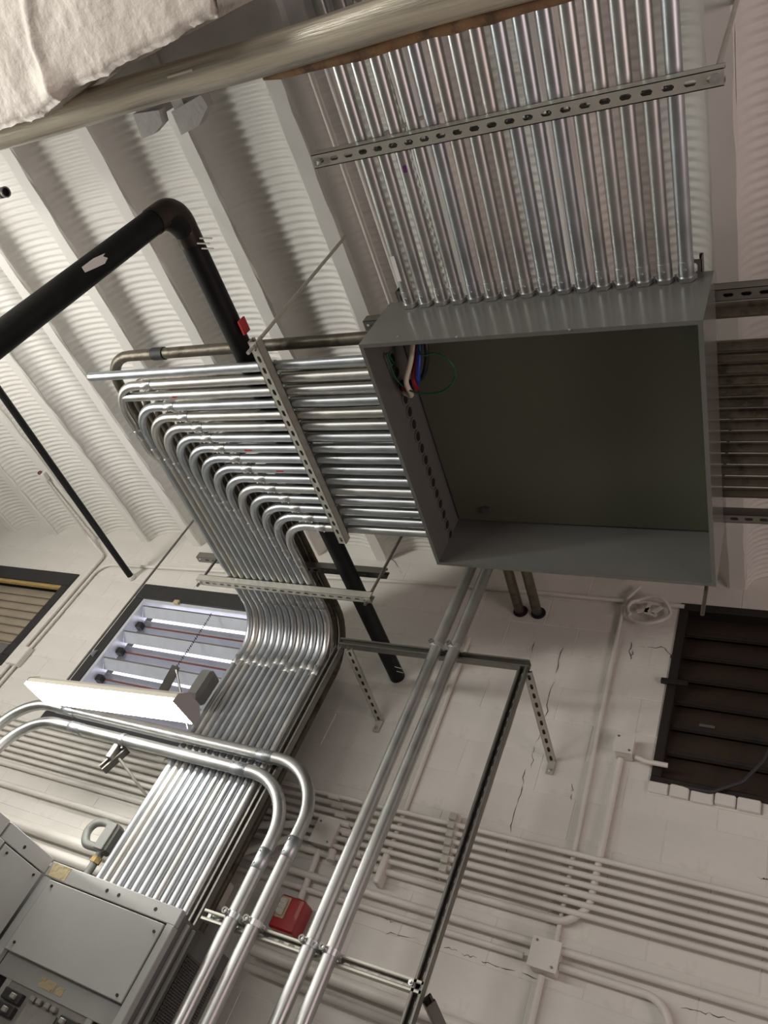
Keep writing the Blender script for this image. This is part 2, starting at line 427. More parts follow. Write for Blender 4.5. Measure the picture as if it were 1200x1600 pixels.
# wires in the box -----------------------------------------------------------
def spline(pts, n=8):
    pts=[Vector(p) for p in pts]; out=[]
    for i in range(len(pts)-1):
        p0=pts[max(i-1,0)]; p1=pts[i]; p2=pts[i+1]; p3=pts[min(i+2,len(pts)-1)]
        for k in range(n):
            t=k/n; out.append(.5*((2*p1)+(p2-p0)*t+(2*p0-5*p1+4*p2-p3)*t*t+(3*p1-3*p2+p3-p0)*t**3))
    out.append(pts[-1]); return out
hx=BX0+.03
def wire(name, pts, r, m, label): return tag(mk(name,MB().tube(spline(pts),r,8),m),label,'wire')
wire('bundled_wire',[(hx-.02,1.41,3.79),(hx+.05,1.40,3.77),(hx+.09,1.33,3.74),(hx+.10,1.26,3.78),(-1.21,1.17,3.86)],.009,WIRE['blue'],'blue wire looping between knockouts in the corner of the grey pull box')
wire('bundled_wire',[(hx-.02,1.42,3.785),(hx+.04,1.42,3.775),(hx+.06,1.36,3.75),(hx+.08,1.28,3.79),(-1.22,1.17,3.87)],.010,WIRE['red'],'red wire bundle beside the blue wire in the pull box corner')
wire('bundled_wire',[(hx-.02,1.44,3.785),(hx+.02,1.44,3.765),(hx+.035,1.36,3.735),(hx+.07,1.28,3.76),(-1.23,1.17,3.86)],.010,WIRE['white'],'cream white wire curving down in the pull box corner')
wire('bundled_wire',[(hx-.02,1.40,3.79),(hx+.07,1.38,3.78),(hx+.12,1.30,3.77),(hx+.13,1.22,3.80),(-1.17,1.17,3.87)],.009,WIRE['black'],'black wire behind the blue wire in the pull box corner')
gp=[Zp(u,v,3.74) for u,v in ((604,552),(618,590),(637,608),(660,615),(690,612),(708,597),(711,580),(700,562),(680,552),(657,553))]
wire('green_ground_wire',[(hx-.02,1.33,3.79)]+gp+[(-1.22,1.2,3.83),(-1.22,1.15,3.87)],.0035,WIRE['green'],'thin green ground wire forming a loop inside the pull box')

# ------------------------------------------------------------------ front layer: conduits leaving the left side of the box
HZ=3.785; YB=3.0
def ringnut(o, p, d, r, ext=.0):
    mk('locknut',MB().ring(p,d,r*1.55,r*.95,.008,12,True),ZINC,o)
yrow=lambda i: 1.293+.0588*i
ms=[EMT,EMT,EMT3,EMT,EMT2,EMT]
for i in range(16):
    y=yrow(i); m=random.choice(ms)
    if i==0: pts=[(BX0,y,HZ),(-2.895,y,HZ)]; lab='topmost shiny conduit leaving the pull box, cut off straight past the others'
    elif i==2: pts=[(BX0,y,HZ),(-2.755,y,HZ)]; lab='third shiny conduit leaving the pull box, ending straight inside the outermost bend'
    elif i==1: pts=[(BX0,y,HZ),(-2.807,y,HZ),(-2.80,1.72,HZ),(-2.765,1.95,HZ+.062),(-2.765,YB+.065,HZ+.062),(-2.765,YB+.065,2.1)]; lab='second shiny conduit leaving the pull box, outermost bend tucking behind the bundle'
    else:
        j=i-3; xj=-2.756+.0437*j
        pts=[(BX0,y,HZ),(xj,y,HZ),(xj,YB,HZ),(xj,YB,2.1)]
        lab='%s bent shiny conduit counted from the outside of the double-bend bundle'%ORD[j]
    if i>5 and random.random()<.6: m=EMT2
    c=conduit('conduit',pts,RC,m,lab,group='shiny conduits from the pull box to the switchboard',rad=[.15,.2,.2,.2] if i==1 else [.155,.21])
    # parts
    mk('locknut',MB().ring((BX0-.006,y,HZ),(1,0,0),RC*1.5,RC*.95,.009,12,True),ZINC,c)
    mk('connector',MB().cyl((BX0-.05,y,HZ),(BX0-.010,y,HZ),RC*1.15,14),ZINC,c)
    mk('bushing',MB().ring((BX0+t+.003,y,HZ),(1,0,0),RC*1.28,RC*.95,.006,18),GREYBOX,c)
    mk('bushing_hole',MB().cyl((BX0+t,y,HZ),(BX0+t+.002,y,HZ),RC*.98,18),DARK,c)
    inst('strap',STRAP,(-1.862,y,HZ),c,orient((1,0,0),(0,0,-1)) if False else orient((1,0,0),(0,0,-1)))
    if i==1:
        inst('coupling',COUP,(-2.58,y,HZ),c,qz((1,0,0))); inst('coupling',COUP,(-2.80,1.62,HZ),c,qz((0,1,0)))
    if i>=3:
        inst('coupling',COUP,(xj+.155+.085+random.uniform(-.01,.02),y,HZ),c,qz((1,0,0)))
        inst('coupling',COUP,(xj,y+.155+.085+random.uniform(-.02,.02),HZ),c,qz((0,1,0)))
        inst('coupling',COUP,(xj,YB-.245+random.uniform(-.012,.012),HZ),c,qz((0,1,0)))
        inst('coupling',COUP,(xj,YB,HZ-.25+random.uniform(-.02,.02)),c,qz((0,0,1)))
        inst('strap',STRAP,(xj,2.605,HZ),c,orient((0,1,0),(0,0,-1)))
    if i in (2,9,7):   # printed marks
        mx=-2.44 if i==2 else (-2.06 if i==9 else -2.18)
        mk('red_mark',MB().obox((mx,y-.003,HZ-RC-.0006),(.012 if i==2 else .02,0,0),(0,.0035,0),(0,0,.0008)),REDM,c)

# slotted struts carrying them
def strut_obj(name,a,b,web,label,slots=True,m=STRUT,cat='strut'):
    return tag(mk(name,strut(a,b,web,slots),m),label,cat)
ZW=HZ-RC-SW
sA=strut_obj('strut_channel',(-1.862,1.15,ZW),(-1.862,2.215,ZW),(0,0,-1),'slotted strut channel crossing under the shiny conduits left of the pull box')
sB=strut_obj('strut_channel',(-2.965,2.605,ZW),(-1.85,2.605,ZW),(0,0,-1),'slotted strut channel under the bent bundle in front of the louvred window')
ZWC=3.866-RO-SW
sC=strut_obj('strut_channel',(-1.392,.588,ZWC),(-.208,.588,ZWC),(0,0,-1),'slotted strut channel under the overhead conduit row above the pull box')
for s_,pp in ((sA,((-1.862,1.17),)),(sB,((-2.945,2.605),(-1.87,2.605))),(sC,((-1.372,.588),(-.228,.588)))):
    for x,y in pp:
        z=s_['w'][2]
        mk('nut',MB().ring((x,y,z-.006),(0,0,1),.013,.004,.009,12,True),ZINC,s_)
def rod(a,b,label,r=.0075,m=STRUT): return tag(mk('threaded_rod',MB().cyl(a,b,r,8),m),label,'rod')
rod((-1.862,1.17,ZW-.045),(-1.90,1.16,zc(1.16)+.01),'threaded hanger rod rising from the strut left of the pull box')
rod((-2.945,2.605,ZW-.03),(-2.945,2.605,zc(2.6)+.05),'threaded hanger rod at the window end of the strut under the bent bundle',m=STRUTD)
rod((-1.87,2.605,ZW-.03),(-1.86,2.605,zc(2.6)+.05),'dark threaded rod beside the black pipe at the end of the bundle strut',m=STRUTD)
rod((-1.372,.588,ZWC-.01),(-1.25,.72,zc(.7)+.05),'short hanger rod behind the left end of the overhead strut',.008)
rod((-.228,.588,ZWC-.01),(-.245,.60,zc(.6)+.05),'hanger rod at the right end of the overhead strut',.008)

# ------------------------------------------------------------------ overhead row entering the near face of the box
OZ=3.866
for i in range(16):
    x=-1.239+.0607*i
    m=random.choice([EMT,EMT3,EMT3,EMT2]) if i<9 else random.choice([EMT,EMT2,EMT])
    c=conduit('overhead_conduit',[(x,-2.4,OZ),(x,.9,OZ),(x,BY0,OZ)],RO,m,'%s overhead conduit from the left running straight into the pull box'%ORD[i],group='overhead conduits entering the pull box')
    mk('connector',MB().cyl((x,BY0-.062,OZ),(x,BY0-.010,OZ),RO*1.06,16),m,c)
    mk('locknut',MB().ring((x,BY0-.008,OZ),(0,1,0),RO*1.38,RO*.95,.013,12,True),ZINC,c)
    mk('set_screw',MB().cyl((x,BY0-.04,OZ-RO*1.1),(x,BY0-.04,OZ-RO*1.1-.004),.0045,8),ZINC,c)
    inst('strap',STRAPO,(x,.588,OZ),c,orient((0,1,0),(0,0,-1)))
    if i==0: mk('sticker',MB().obox((x-.004,.985,OZ-RO-.0006),(.008,0,0),(0,.045,0),(0,0,.0006)),TAGW,c)
    if i==2:
        mk('purple_mark',MB().obox((x+.006,.672,OZ-RO-.0002),(.006,0,0),(0,.010,0),(0,0,.0012)),PURP,c)

# ------------------------------------------------------------------ old layer over the box
ZU=4.003
vs_r=[475]+[537+18*q for q in range(14)]
for k,v in enumerate(vs_r):
    y=Zp(1200,v,ZU).y+(.01 if k==0 else 0); xk=-3.02+.048*k
    c=conduit('old_conduit',[(1.2,y,ZU),(xk,y,ZU),(xk,3.32,ZU),(xk,3.32,2.1)],RU if k else .026,OLD,'%s dark weathered conduit from the top, running past the right side of the pull box'%ORD[k],group='weathered conduits above the pull box',rad=[.17,.28])
    if k==0:
        inst('coupling',COUPO,(-2.66,y,ZU),c,qz((1,0,0)),(1.27,1.27,1.1)); 
        mk('rubber_sleeve',MB().cyl((-2.69,y,ZU),(-2.62,y,ZU),.030,14),RUBBER,c)
        mk('rubber_sleeve',MB().cyl((-2.16,y,ZU),(-2.11,y,ZU),.034,14),RUBBER,c)
strut_obj('strut_channel',(-1.5,Zp(1200,455,3.945).y,3.942),(1.2,Zp(1200,455,3.945).y,3.942),(0,0,-1),'slotted strut channel over the near edge of the pull box, right side',m=STRUTD)
strut_obj('strut_channel',(-1.5,Zp(1200,812,3.945).y,3.942),(1.2,Zp(1200,812,3.945).y,3.942),(0,0,-1),'slotted strut channel over the far edge of the pull box',m=STRUTD)
for x,n in ((-1.285,'left'),(-.31,'right')):
    strut_obj('strut_channel',(x,1.095,BZ1),(x,2.25,BZ1),(0,0,-1),'short dark strut bolted on the back of the pull box at its %s end'%n,m=STRUTD)
rod((-.295,2.235,3.52),(-.295,2.235,4.75),'rusty rod with nut hanging at the far right corner of the pull box',.007,OLD)
strut_obj('strut_channel',(-3.15,2.665,ZU-RU-SW),(-1.88,2.665,ZU-RU-SW),(0,0,-1),'dark strut channel under the weathered conduits behind the black pipe',m=STRUTD)

# ------------------------------------------------------------------ black iron pipes
BPZ=3.872
bp=MB().tube(fillet([(-2.06,.66,.3),(-2.06,.655,BPZ),(-2.03,W+.03,BPZ)],.13,12),.0445,20)
bpo=tag(mk('black_iron_pipe',bp,BLACK),'thick black iron pipe with a rusty elbow running from lower left to the wall','pipe')
RUSTE=mat('rusty_elbow',(.028,.017,.011),.4,.3,.4,9,.3,30)
mk('elbow_fitting',MB().tube([p for p in fillet([(-2.06,.655,BPZ-.14),(-2.06,.655,BPZ),(-2.059,.80,BPZ)],.13,12)],.0475,20),RUSTE,bpo)
TW=mat('chalk_mark',(.7,.68,.64),.8)
for u,v in ((322,372),(318,380),(325,388)):
    p=Zp(u,v,BPZ-.044); mk('chalk_mark',MB().obox(p+Vector((0,0,-.002)),(.026,.004,0),(-.0004,.0022,0),(0,0,.0022)),TW,bpo)
p=Zp(187,393,3.42)
mk('paint_splash',MB().prism([(-.012,-.05),(.006,-.055),(.014,-.01),(.02,.03),(.012,.055),(.0,.045),(-.004,.06),(-.012,.01)],0,.0012,lambda q,h:Vector((-2.06,.655,3.37))+Vector((.042+h,-.0225,0)).normalized()*.0445+Vector((.4,.9,0)).normalized()*q[0]+Vector((0,0,1))*q[1]+Vector((.9,-.43,0))*h),TW,bpo)
mk('red_tag',MB().obox((-1.985,1.15,BPZ-.01),(.004,0,0),(0,.03,0),(0,0,.022)),REDM,bpo)
for u,v in ((622,1043),(625,1050)):
    p=Zp(u,v,BPZ-.044); mk('chalk_mark',MB().obox(p+Vector((0,0,-.001)),(.02,.004,0),(-.0005,.0014,0),(0,0,.0015)),TW,bpo)
tb=tag(mk('thin_black_pipe',MB().cyl((-4.60,.2,4.40),(-4.56,W-.02,4.375),.024,14),BLACK),'thin straight black pipe under the ceiling ending at the wall between two windows','pipe')
mk('wall_cup',MB().ring((-4.56,W-.02,4.375),(0,1,0),.03,.012,.03,14),TAGW,tb)
sp=MB().ring((0,0,0),(1,.0,0),.03,.019,.001); 
s0=Zp(9,300,4.25)
st=mk('pipe_stub',MB().tube([s0+Vector((-.9,.0,.05)),s0],.024,14,False),FLEX); tag(st,'short open pipe stub poking in at the left edge under the ceiling','pipe')
mk('stub_rim',MB().ring(s0,(1,0,-.05),.025,.019,.006),FLEX,st); mk('stub_bore',MB().cyl(s0+Vector((-.03,0,0)),s0+Vector((-.012,0,0)),.0235,14),DARK,st)

# ------------------------------------------------------------------ foreground: jacketed pipe, plaster beam, grey beam
TZ=3.6; TY=.248
tp=tag(mk('jacketed_pipe',MB().tube([(-4.2+.1*i,TY+.003*math.sin(i*.7),TZ+.002*math.sin(i*1.3)) for i in range(50)],.047,24),CREAM),'cream jacketed pipe crossing the top of the picture in the foreground','pipe')
mk('jacket_seam',MB().obox((-1.55,TY-.020,TZ-.043),(.045,0,0),(0,.003,0),(0,0,.003)),CREAM,tp)
bat=tag(mk('rusty_batten',MB().tube([(-1.33+.05*i,TY+.056+random.uniform(-.003,.003),TZ+.006+random.uniform(-.003,.003)) for i in range(34)],.013,8,True,[.005]+[random.uniform(.011,.016) for _ in range(33)]),RUST),'rusty brown batten along the far side of the cream pipe','batten')
gb=tag(mk('grey_beam',MB().bbox(-4.2,-1.285,-.55,.262,3.74,4.25,.012),GREYBEAM),'grey painted beam behind the broken plaster at upper left','beam')
for x in (-2.02,-1.76): mk('beam_joint',MB().box(x-.012,x+.012,-.55,.264,3.734,3.75),GREYBEAM,gb)
# two broken grey plates under the beam, beyond the pipe
for k,poly in enumerate((((-2.19,.36),(-2.20,.445),(-2.14,.44),(-2.08,.415),(-2.07,.37)),((-2.02,.385),(-2.02,.465),(-1.93,.45),(-1.86,.40),(-1.87,.36)))):
    o=tag(mk('broken_plate',MB().prism([(a,b) for a,b in poly],4.02,4.06,lambda q,h:Vector((q[0],q[1],h))),GREYBEAM),'%s broken grey plate fragment below the cream pipe'%('left' if k==0 else 'right'),'plate')
    mk('plate_stem',MB().box(poly[0][0],poly[0][0]+.05,.255,.40,4.04,4.20),GREYBEAM,o)
# plaster mass: grid with rough underside
from mathutils import noise
edge=[(-5.5,.30),(-2.6,.245),(-2.198,.223),(-2.02,.220),(-1.93,.20),(-1.867,.187),(-1.70,.165),(-1.517,.150),(-1.38,.136),(-1.31,.128),(-1.29,.07),(-1.29,-.02)]
def ey(x):
    for i in range(len(edge)-1):
        if edge[i][0]<=x<=edge[i+1][0]:
            t=(x-edge[i][0])/(edge[i+1][0]-edge[i][0]); return edge[i][1]+t*(edge[i+1][1]-edge[i][1])
    return edge[-1][1]
nx,ny=300,60; vs=[]; fs=[]
for i in range(nx+1):
    x=-4.2+(4.2-1.295)*i/nx
    yb=ey(x)+.008*noise.noise((x*9,0,0))+.005*noise.noise((x*27,3,0))+.0025*noise.noise((x*70,5,0))
    for j in range(ny+1):
        f=j/ny; y=-.7+(yb+.7)*f
        z=3.465+.009*noise.noise((x*2.2,y*2.2,1))+.004*noise.noise((x*8,y*8,4))+.0025*noise.noise((x*26,y*26,7))
        e=(yb-y)
        if e<.02: z+=.012*(1-e/.02)**2
        # raised shell edge and a lump near the pipe
        d=math.hypot(x+1.93,(y-.16)*1.0); z-=.018*math.exp(-(d/.04)**2)
        d=abs(math.hypot(x+1.60,y-.14)-.32); z-=.008*math.exp(-(d/.012)**2) if x<-1.6 else 0
        vs.append((x,y,z))
for i in range(nx):
    for j in range(ny): a=i*(ny+1)+j; fs.append((a,a+1,a+ny+2,a+ny+1))
n0=len(vs)
vs+=[(v[0],v[1],3.735) for v in vs]
def wallq(a,b): fs.append((a,b,b+n0,a+n0))
for i in range(nx): wallq(i*(ny+1)+ny,(i+1)*(ny+1)+ny); wallq((i+1)*(ny+1),i*(ny+1))
for j in range(ny): wallq(nx*(ny+1)+j+1,nx*(ny+1)+j); wallq(j,j+1)
pm=MB(); pm.add(vs,[f[::-1] for f in fs],True)
plm=tag(mk('plaster_soffit',pm,PLASTER),'rough broken white plaster soffit in the upper left corner','plaster')

# ------------------------------------------------------------------ painted ceiling pipes
for x,k in ((-1.765,0),(-1.685,1)):
    c=conduit('painted_ceiling_pipe',[(x,-.6,zc(-.6)-.03),(x,3.3,zc(3.3)-.03)],.012+.004*k,PIPEPAINT,'%s white painted pipe on the ceiling left of the overhead conduits'%('thin outer','thicker inner')[k],'pipe')
for x,k in ((-1.453,0),(-1.345,1)):
    c=conduit('wall_entry_pipe',[(x,2.25,4.75),(x,2.25,4.45),(x,W+.02,4.455)],.029,OLD,'%s dark pipe entering the wall beyond the pull box'%('left','right')[k],'pipe')
    mk('wall_hole',MB().ring((x+.008,W-.004,4.452),(0,1,0),.043,.02,.012,18),DARK,c)
cc=Vector((-5.308,2.72,zc(2.72)-.03))
c=conduit('ceiling_conduit',[cc,(-5.30,3.40,zc(3.4)-.05),(-5.02,3.43,4.56),(-5.035,3.43,2.4)],.013,PIPEPAINT,'white painted conduit from the ceiling down beside the left window','conduit',rad=.05)
mk('ceiling_box',MB().bbox(cc.x-.035,cc.x+.035,cc.y-.045,cc.y+.03,cc.z-.012,cc.z+.03,.006),PIPEPAINT,c)
mk('open_knockout',MB().ring(cc+Vector((.0,-.05,0)),(0,1,.2),.018,.012,.01),RUSTR,c)
conduit('wall_conduit',[(-4.965,W-.018,2.4),(-4.965,W-.018,4.475),(-1.9,W-.018,4.60),(-.55,W-.018,4.595)],.012,PIPEPAINT,'white conduit rising beside the left window then along the wall top','conduit',rad=.12)
o=tag(mk('wall_box',MB().bbox(-5.06,-4.93,W-.05,W,3.44,3.60,.006),PIPEPAINT),'white painted box on the conduits beside the left window','junction box')

# ------------------------------------------------------------------ painted conduit rows along the wall
zr=[3.096-.0407*k for k in range(7)]
for k,z in enumerate(zr):
    c=conduit('painted_conduit',[(-7.5,W-.045,z-.06),(1.2,W-.045,z+.006)],.0125 if k!=4 else .015,PIPEPAINT,'%s white painted conduit from the top of the wall row'%ORD[k],group='white painted conduits along the wall')
    x=-1.40+.006*k
    mk('beam_clamp',MB().bbox(x-.017,x+.017,W-.072,W-.012,z-.004,z+.030,.003),STRUT,c)
    for x in (-3.25,-2.05): mk('coupling',MB().cyl((x-.03+.04*k,W-.045,z-.028+.004),(x+.03+.04*k,W-.045,z-.028+.0045),.0175,12),PIPEPAINT,c)
tag(mk('strut_rail',strut((-1.40,W-.005,3.14),(-1.365,W-.005,2.83),(0,1,0),False),PIPEPAINT),'painted strut rail behind the clamped wall conduits','strut')
conduit('painted_conduit',[(-7.5,W-.03,2.74),(-.80,W-.03,2.80),(-.715,W-.03,2.88),(-.715,W-.018,3.60)],.0155,PIPEPAINT,'white conduit below the wall row that sweeps up to the small box','conduit',rad=.1)
conduit('painted_conduit',[(-7.5,W-.04,2.61),(.9,W-.04,2.705)],.017,PIPEPAINT,'thicker white pipe running below the wall row','pipe')
conduit('painted_conduit',[(-2.4,W-.03,2.605),(-.93,W-.03,2.628)],.013,PIPEPAINT,'thin white conduit reaching the square junction box from the left')
conduit('painted_conduit',[(-.78,W-.03,2.63),(-.36,W-.03,2.632),(-.325,W-.03,2.2)],.0155,PIPEPAINT,'white conduit bending down to the right of the square junction box',rad=.1)
for k,(z,r) in enumerate(((2.47,.032),(2.385,.028))):
    conduit('painted_pipe',[(-7.5,W-.05,z-.03),(-2.55,W-.05,z+.0)],r,PIPEPAINT,'%s large white painted pipe on the wall left of the shiny bundle'%('upper','lower')[k],'pipe')
for k,(z,r) in enumerate(((2.295,.026),(2.225,.016))):
    conduit('painted_pipe',[(-2.1,W-.05,z),(1.0,W-.05,z+.03)],r,PIPEPAINT,'%s white pipe low on the wall below the red strobe'%('thicker','thinner')[k],'pipe')
conduit('wall_riser',[(-.869,W-.018,4.55),(-.818,W-.018,2.72)],.010,PIPEPAINT,'thin white conduit dropping down the wall from the cable coil','conduit')
conduit('wall_riser',[(-1.685,W-.014,4.2),(-1.665,W-.014,2.85)],.012,PIPEPAINT,'thin white conduit down the wall behind the two thick vertical conduits','conduit')
conduit('wall_riser',[(-.842,W-.02,2.58),(-.842,W-.02,1.9)],.014,PIPEPAINT,'white conduit below the square junction box','conduit')
for c_,sz,lab in (((-.838,2.645),(.056,.056),'square white junction box among the lower wall conduits'),((-.702,3.652),(.042,.045),'small white box beside the dark shutter window'),((-2.0,2.875),(.058,.06),'white junction box between the thick conduits above the red strobe')):
    o=tag(mk('junction_box',MB().bbox(c_[0]-sz[0],c_[0]+sz[0],W-.075,W,c_[1]-sz[1],c_[1]+sz[1],.006),PIPEPAINT),lab,'junction box')
    mk('cover_plate',MB().bbox(c_[0]-sz[0]-.004,c_[0]+sz[0]+.004,W-.08,W-.074,c_[1]-sz[1]-.004,c_[1]+sz[1]+.004,.002),PIPEPAINT,o)
    for sx,sz2 in ((-.7,.75),(.7,-.75)):
        mk('screw',MB().cyl((c_[0]+sx*sz[0],W-.084,c_[1]+sz2*sz[1]),(c_[0]+sx*sz[0],W-.079,c_[1]+sz2*sz[1]),.005,8),STRUTD,o)
conduit('flexible_whip',[(-.645,W-.04,3.615),(-.60,W-.04,3.60),(-.50,W-.04,3.60)],.012,PIPEPAINT,'short flexible whip from the small box into the shutter window','conduit',rad=.03)
conduit('strobe_riser',[(-2.01,W-.03,2.80),(-1.995,W-.03,2.56)],.016,PIPEPAINT,'white conduit linking the junction box to the red strobe','conduit')
conduit('box_nipple',[(-1.93,W-.05,2.81),(-1.92,W-.05,2.76)],.02,PIPEPAINT,'short plugged nipple under the junction box above the strobe','fitting')
tag(mk('conduit_hanger',MB().bbox(-1.665,-1.635,W-.07,W,2.72,2.86,.005),PIPEPAINT),'white hanger bracket behind the second thick vertical conduit','bracket')
tag(mk('conduit_fitting',MB().bbox(-2.43,-2.36,W-.10,W-.02,2.40,2.53,.012),PIPEPAINT),'white conduit body on the wall just right of the shiny bundle','fitting')
for k,(a,b) in enumerate((((-2.45,2.62),(-2.16,2.79)),((-2.40,2.80),(-2.12,2.88)))):
    conduit('diagonal_pipe',[(a[0],W-.09,a[1]),(b[0],W-.09,b[1])],.018,PIPEPAINT,'%s diagonal painted pipe behind the bent thick conduits'%('lower','upper')[k],'pipe')
# fire strobe
fx,fz=-1.985,2.468
fs_=tag(mk('fire_strobe',MB().bbox(fx-.068,fx+.068,W-.105,W-.01,fz-.075,fz+.075,.008),RED),'red fire alarm strobe with a clear lens on the wall','alarm')
mk('lens_plate',MB().bbox(fx-.055,fx-.005,W-.112,W-.104,fz-.03,fz+.065,.003),TAN,fs_)
mk('strobe_lens',MB().bbox(fx-.048,fx-.015,W-.128,W-.110,fz-.02,fz+.055,.006),LENS,fs_)
for k in range(3): mk('lens_facet',MB().bbox(fx-.046,fx-.017,W-.132,W-.126,fz-.015+.023*k,fz+.003+.023*k,.003),LENS,fs_)
# white cable coil
ctr=Vector((-.722,W-.04,4.52)); pts=[]
for k in range(31):
    a=2*math.pi*k/24+2.2; rr=1+.06*math.sin(a*1.7+.4)
    pts.append(ctr+Vector((math.cos(a)*.118*rr,-.012*math.sin(k*.7)-.0003*k,math.sin(a)*.09*rr+.004*math.sin(k))))
coil=tag(mk('cable_coil',MB().tube(pts,.010,8),PIPEPAINT),'white cable coil hung on the wall beside the dark shutter window','cable')
for k,(dx,dz,a) in enumerate(((-.03,.0,.4),(.01,-.02,-.3),(.04,.01,.9),(-.01,.02,1.4))):
    mk('frayed_wrap',MB().obox(ctr+Vector((dx,.0,dz)),Vector((math.cos(a),0,math.sin(a)))*.035,(0,.004,0),Vector((-math.sin(a),0,math.cos(a)))*.010),PIPEPAINT,coil)
conduit('coil_feed',[(-.80,W-.03,4.70),(-.855,W-.03,4.60),(-.845,W-.03,4.53)],.009,PIPEPAINT,'white cable dropping from the ceiling to the coil','cable',rad=.04)

# ------------------------------------------------------------------ windows
def window(n, rect, fw, fm, extra=None):
    x0,x1,z0,z1=rect
    wr=mk('window_%d'%n,MB().box(x0,x1,W+.20,W+.21,z0,z1),DARK if n!=2 else PANE,kind='structure')
    ft,fs2,fb=fw
    mk('frame_head',MB().bbox(x0,x1,W-.012,W+.19,z1-ft,z1,.006),fm,wr); mk('frame_foot',MB().bbox(x0,x1,W-.012,W+.19,z0,z0+fb,.006),fm,wr)
    for a,b in ((x0,x0+fs2),(x1-fs2,x1)): mk('frame_jamb',MB().bbox(a,b,W-.010,W+.19,z0+fb,z1-ft,.006),fm,wr)
    return wr,(x0+fs2,x1-fs2,z0+fb,z1-ft)
# window 2: louvred, daylight behind
w2,(x0,x1,z0,z1)=window(2,WIN[1],(.14,.09,.10),WINDK)
for a in ((x0,x0+.03,z0,z1),(x1-.03,x1,z0,z1),(x0+.03,x1-.03,z1-.03,z1),(x0+.03,x1-.03,z0,z0+.03)):
    mk('louver_frame',MB().bbox(a[0],a[1],W-.006,W+.11,a[2],a[3],.003),ALU,w2)
mk('pull_bracket',MB().bbox(-3.98,-3.93,W-.03,W+.01,4.175,4.205,.003),TAGY,w2)
nbl=4; sp=(z1-z0-.06)/nbl
for k in range(nbl):
    zt=z1-.05-k*sp
    # tilted operable blade protruding inward
    d=Vector((0,-math.cos(math.radians(42)),math.sin(math.radians(42))))*.042; nrm=Vector((0,math.sin(math.radians(42)),math.cos(math.radians(42))))*.002
    c=Vector(((x0+x1)/2,W+.04,zt-.035)); hw=(x1-x0)/2-.035
    bl=mk('louver_blade',MB().obox(c,(hw,0,0),d,nrm),ALU,w2)
    if k==2: mk('blade_end',MB().prism([(-.05,-.03),(.03,.05),(.03,-.03)],0,.004,lambda q,h:Vector((x0-.045+h,W-.02+q[0],zt-.0+q[1]))),ALU,bl)
    mk('blade_edge',MB().obox(c+d,(hw,0,0),(0,.004,0),(0,0,.004)),STRUTD,bl)
    mk('stop_rail',MB().box(x0+.06,x1-.035,W+.10,W+.115,zt-.128,zt-.116),RUSTR,w2)
    mk('blade_pivot',MB().bbox(x0+.03,x0+.075,W+.06,W+.11,zt-.16,zt-.11,.004),BLACKP,w2)
    for s in (0,1,2):
        zz=zt-.085-.058*s; c2=Vector(((x0+x1)/2,W+.125,zz))
        mk('fixed_slat',MB().obox(c2,(hw,0,0),(0,.022,-.016),(0,.0015,.003)),ALUD,w2)
for a in range(13):
    pass
ch=MB(); pa=Yp(330,960,W-.03); pb_=Yp(237,1095,W-.03); n=44
for k in range(n):
    p=pa.lerp(pb_,k/n); p.x+=.012*math.sin(k/n*3.14); ch.ring(p,(1,.2*(-1)**k,.6),.0085,.005,.003,6)
tag(mk('pull_chain',ch,BLACKP),'thin beaded pull chain hanging across the louvred window','chain')
# window 1: beige shutters
w1,(x0,x1,z0,z1)=window(1,WIN[0],(.13,.085,.09),WINDK)
mk('wood_strip',MB().bbox(x0,x1-.0,W-.004,W+.03,z1-.03,z1,.004),WOOD,w1)
n=9; sp=(z1-z0-.03)/n
for k in range(n):
    zz=z1-.03-sp*(k+.5)
    mk('shutter_slat',MB().obox(((x0+x1)/2,W+.06,zz),((x1-x0)/2,0,0),(0,.012,sp*.5),(0,.006,-.002)),BEIGES,w1)
mk('corner_plate',MB().bbox(-5.33,-5.23,W-.005,W+.03,3.525,3.62,.004),GREYBOX,w1)
# window 3: dark brown shutters
w3,(x0,x1,z0,z1)=window(3,WIN[2],(.05,.045,.03),BROWNF)
n=7; sp=(z1-z0)/n
for k in range(n):
    zz=z1-sp*(k+.5)
    mk('shutter_slat',MB().obox(((x0+x1)/2,W+.05,zz),((x1-x0)/2,0,0),(0,.016,sp*.52),(0,.004,-.001)),BROWNS,w3)
    mk('slat_rib',MB().bbox(x0,x1,W+.024,W+.04,zz-sp*.48,zz-sp*.48+.018,.003),BROWNF,w3)
mk('hinge',MB().bbox(-.60,-.47,W-.028,W-.010,4.07,4.10,.003),BROWNF,w3)
mk('faded_label',MB().box(-.40,-.33,W+.033,W+.036,3.885,3.90),STRUTD,w3)
conduit('window_cable',[Yp(1060,1228,W-.02),Yp(1110,1238,W-.03),Yp(1160,1222,W-.03),Yp(1192,1190,W-.03),Yp(1215,1150,W-.03)],.009,RUBBER,'dark cable drooping across the bottom of the brown shutter window','cable',rad=.05)
sill=mk('trim_1',MB().box(WIN[2][0]-.01,WIN[2][1],W-.004,W+.02,3.46,3.525),PAINT,kind='structure')
bx=WIN[2][0]
for k in range(12):
    wb=random.uniform(.085,.105); hb=random.uniform(.045,.062); pr=random.uniform(.012,.032)
    mk('brick',MB().bbox(bx,bx+wb-.006,W-pr,W+.01,3.522-hb,3.522,.006),PAINT,sill); bx+=wb

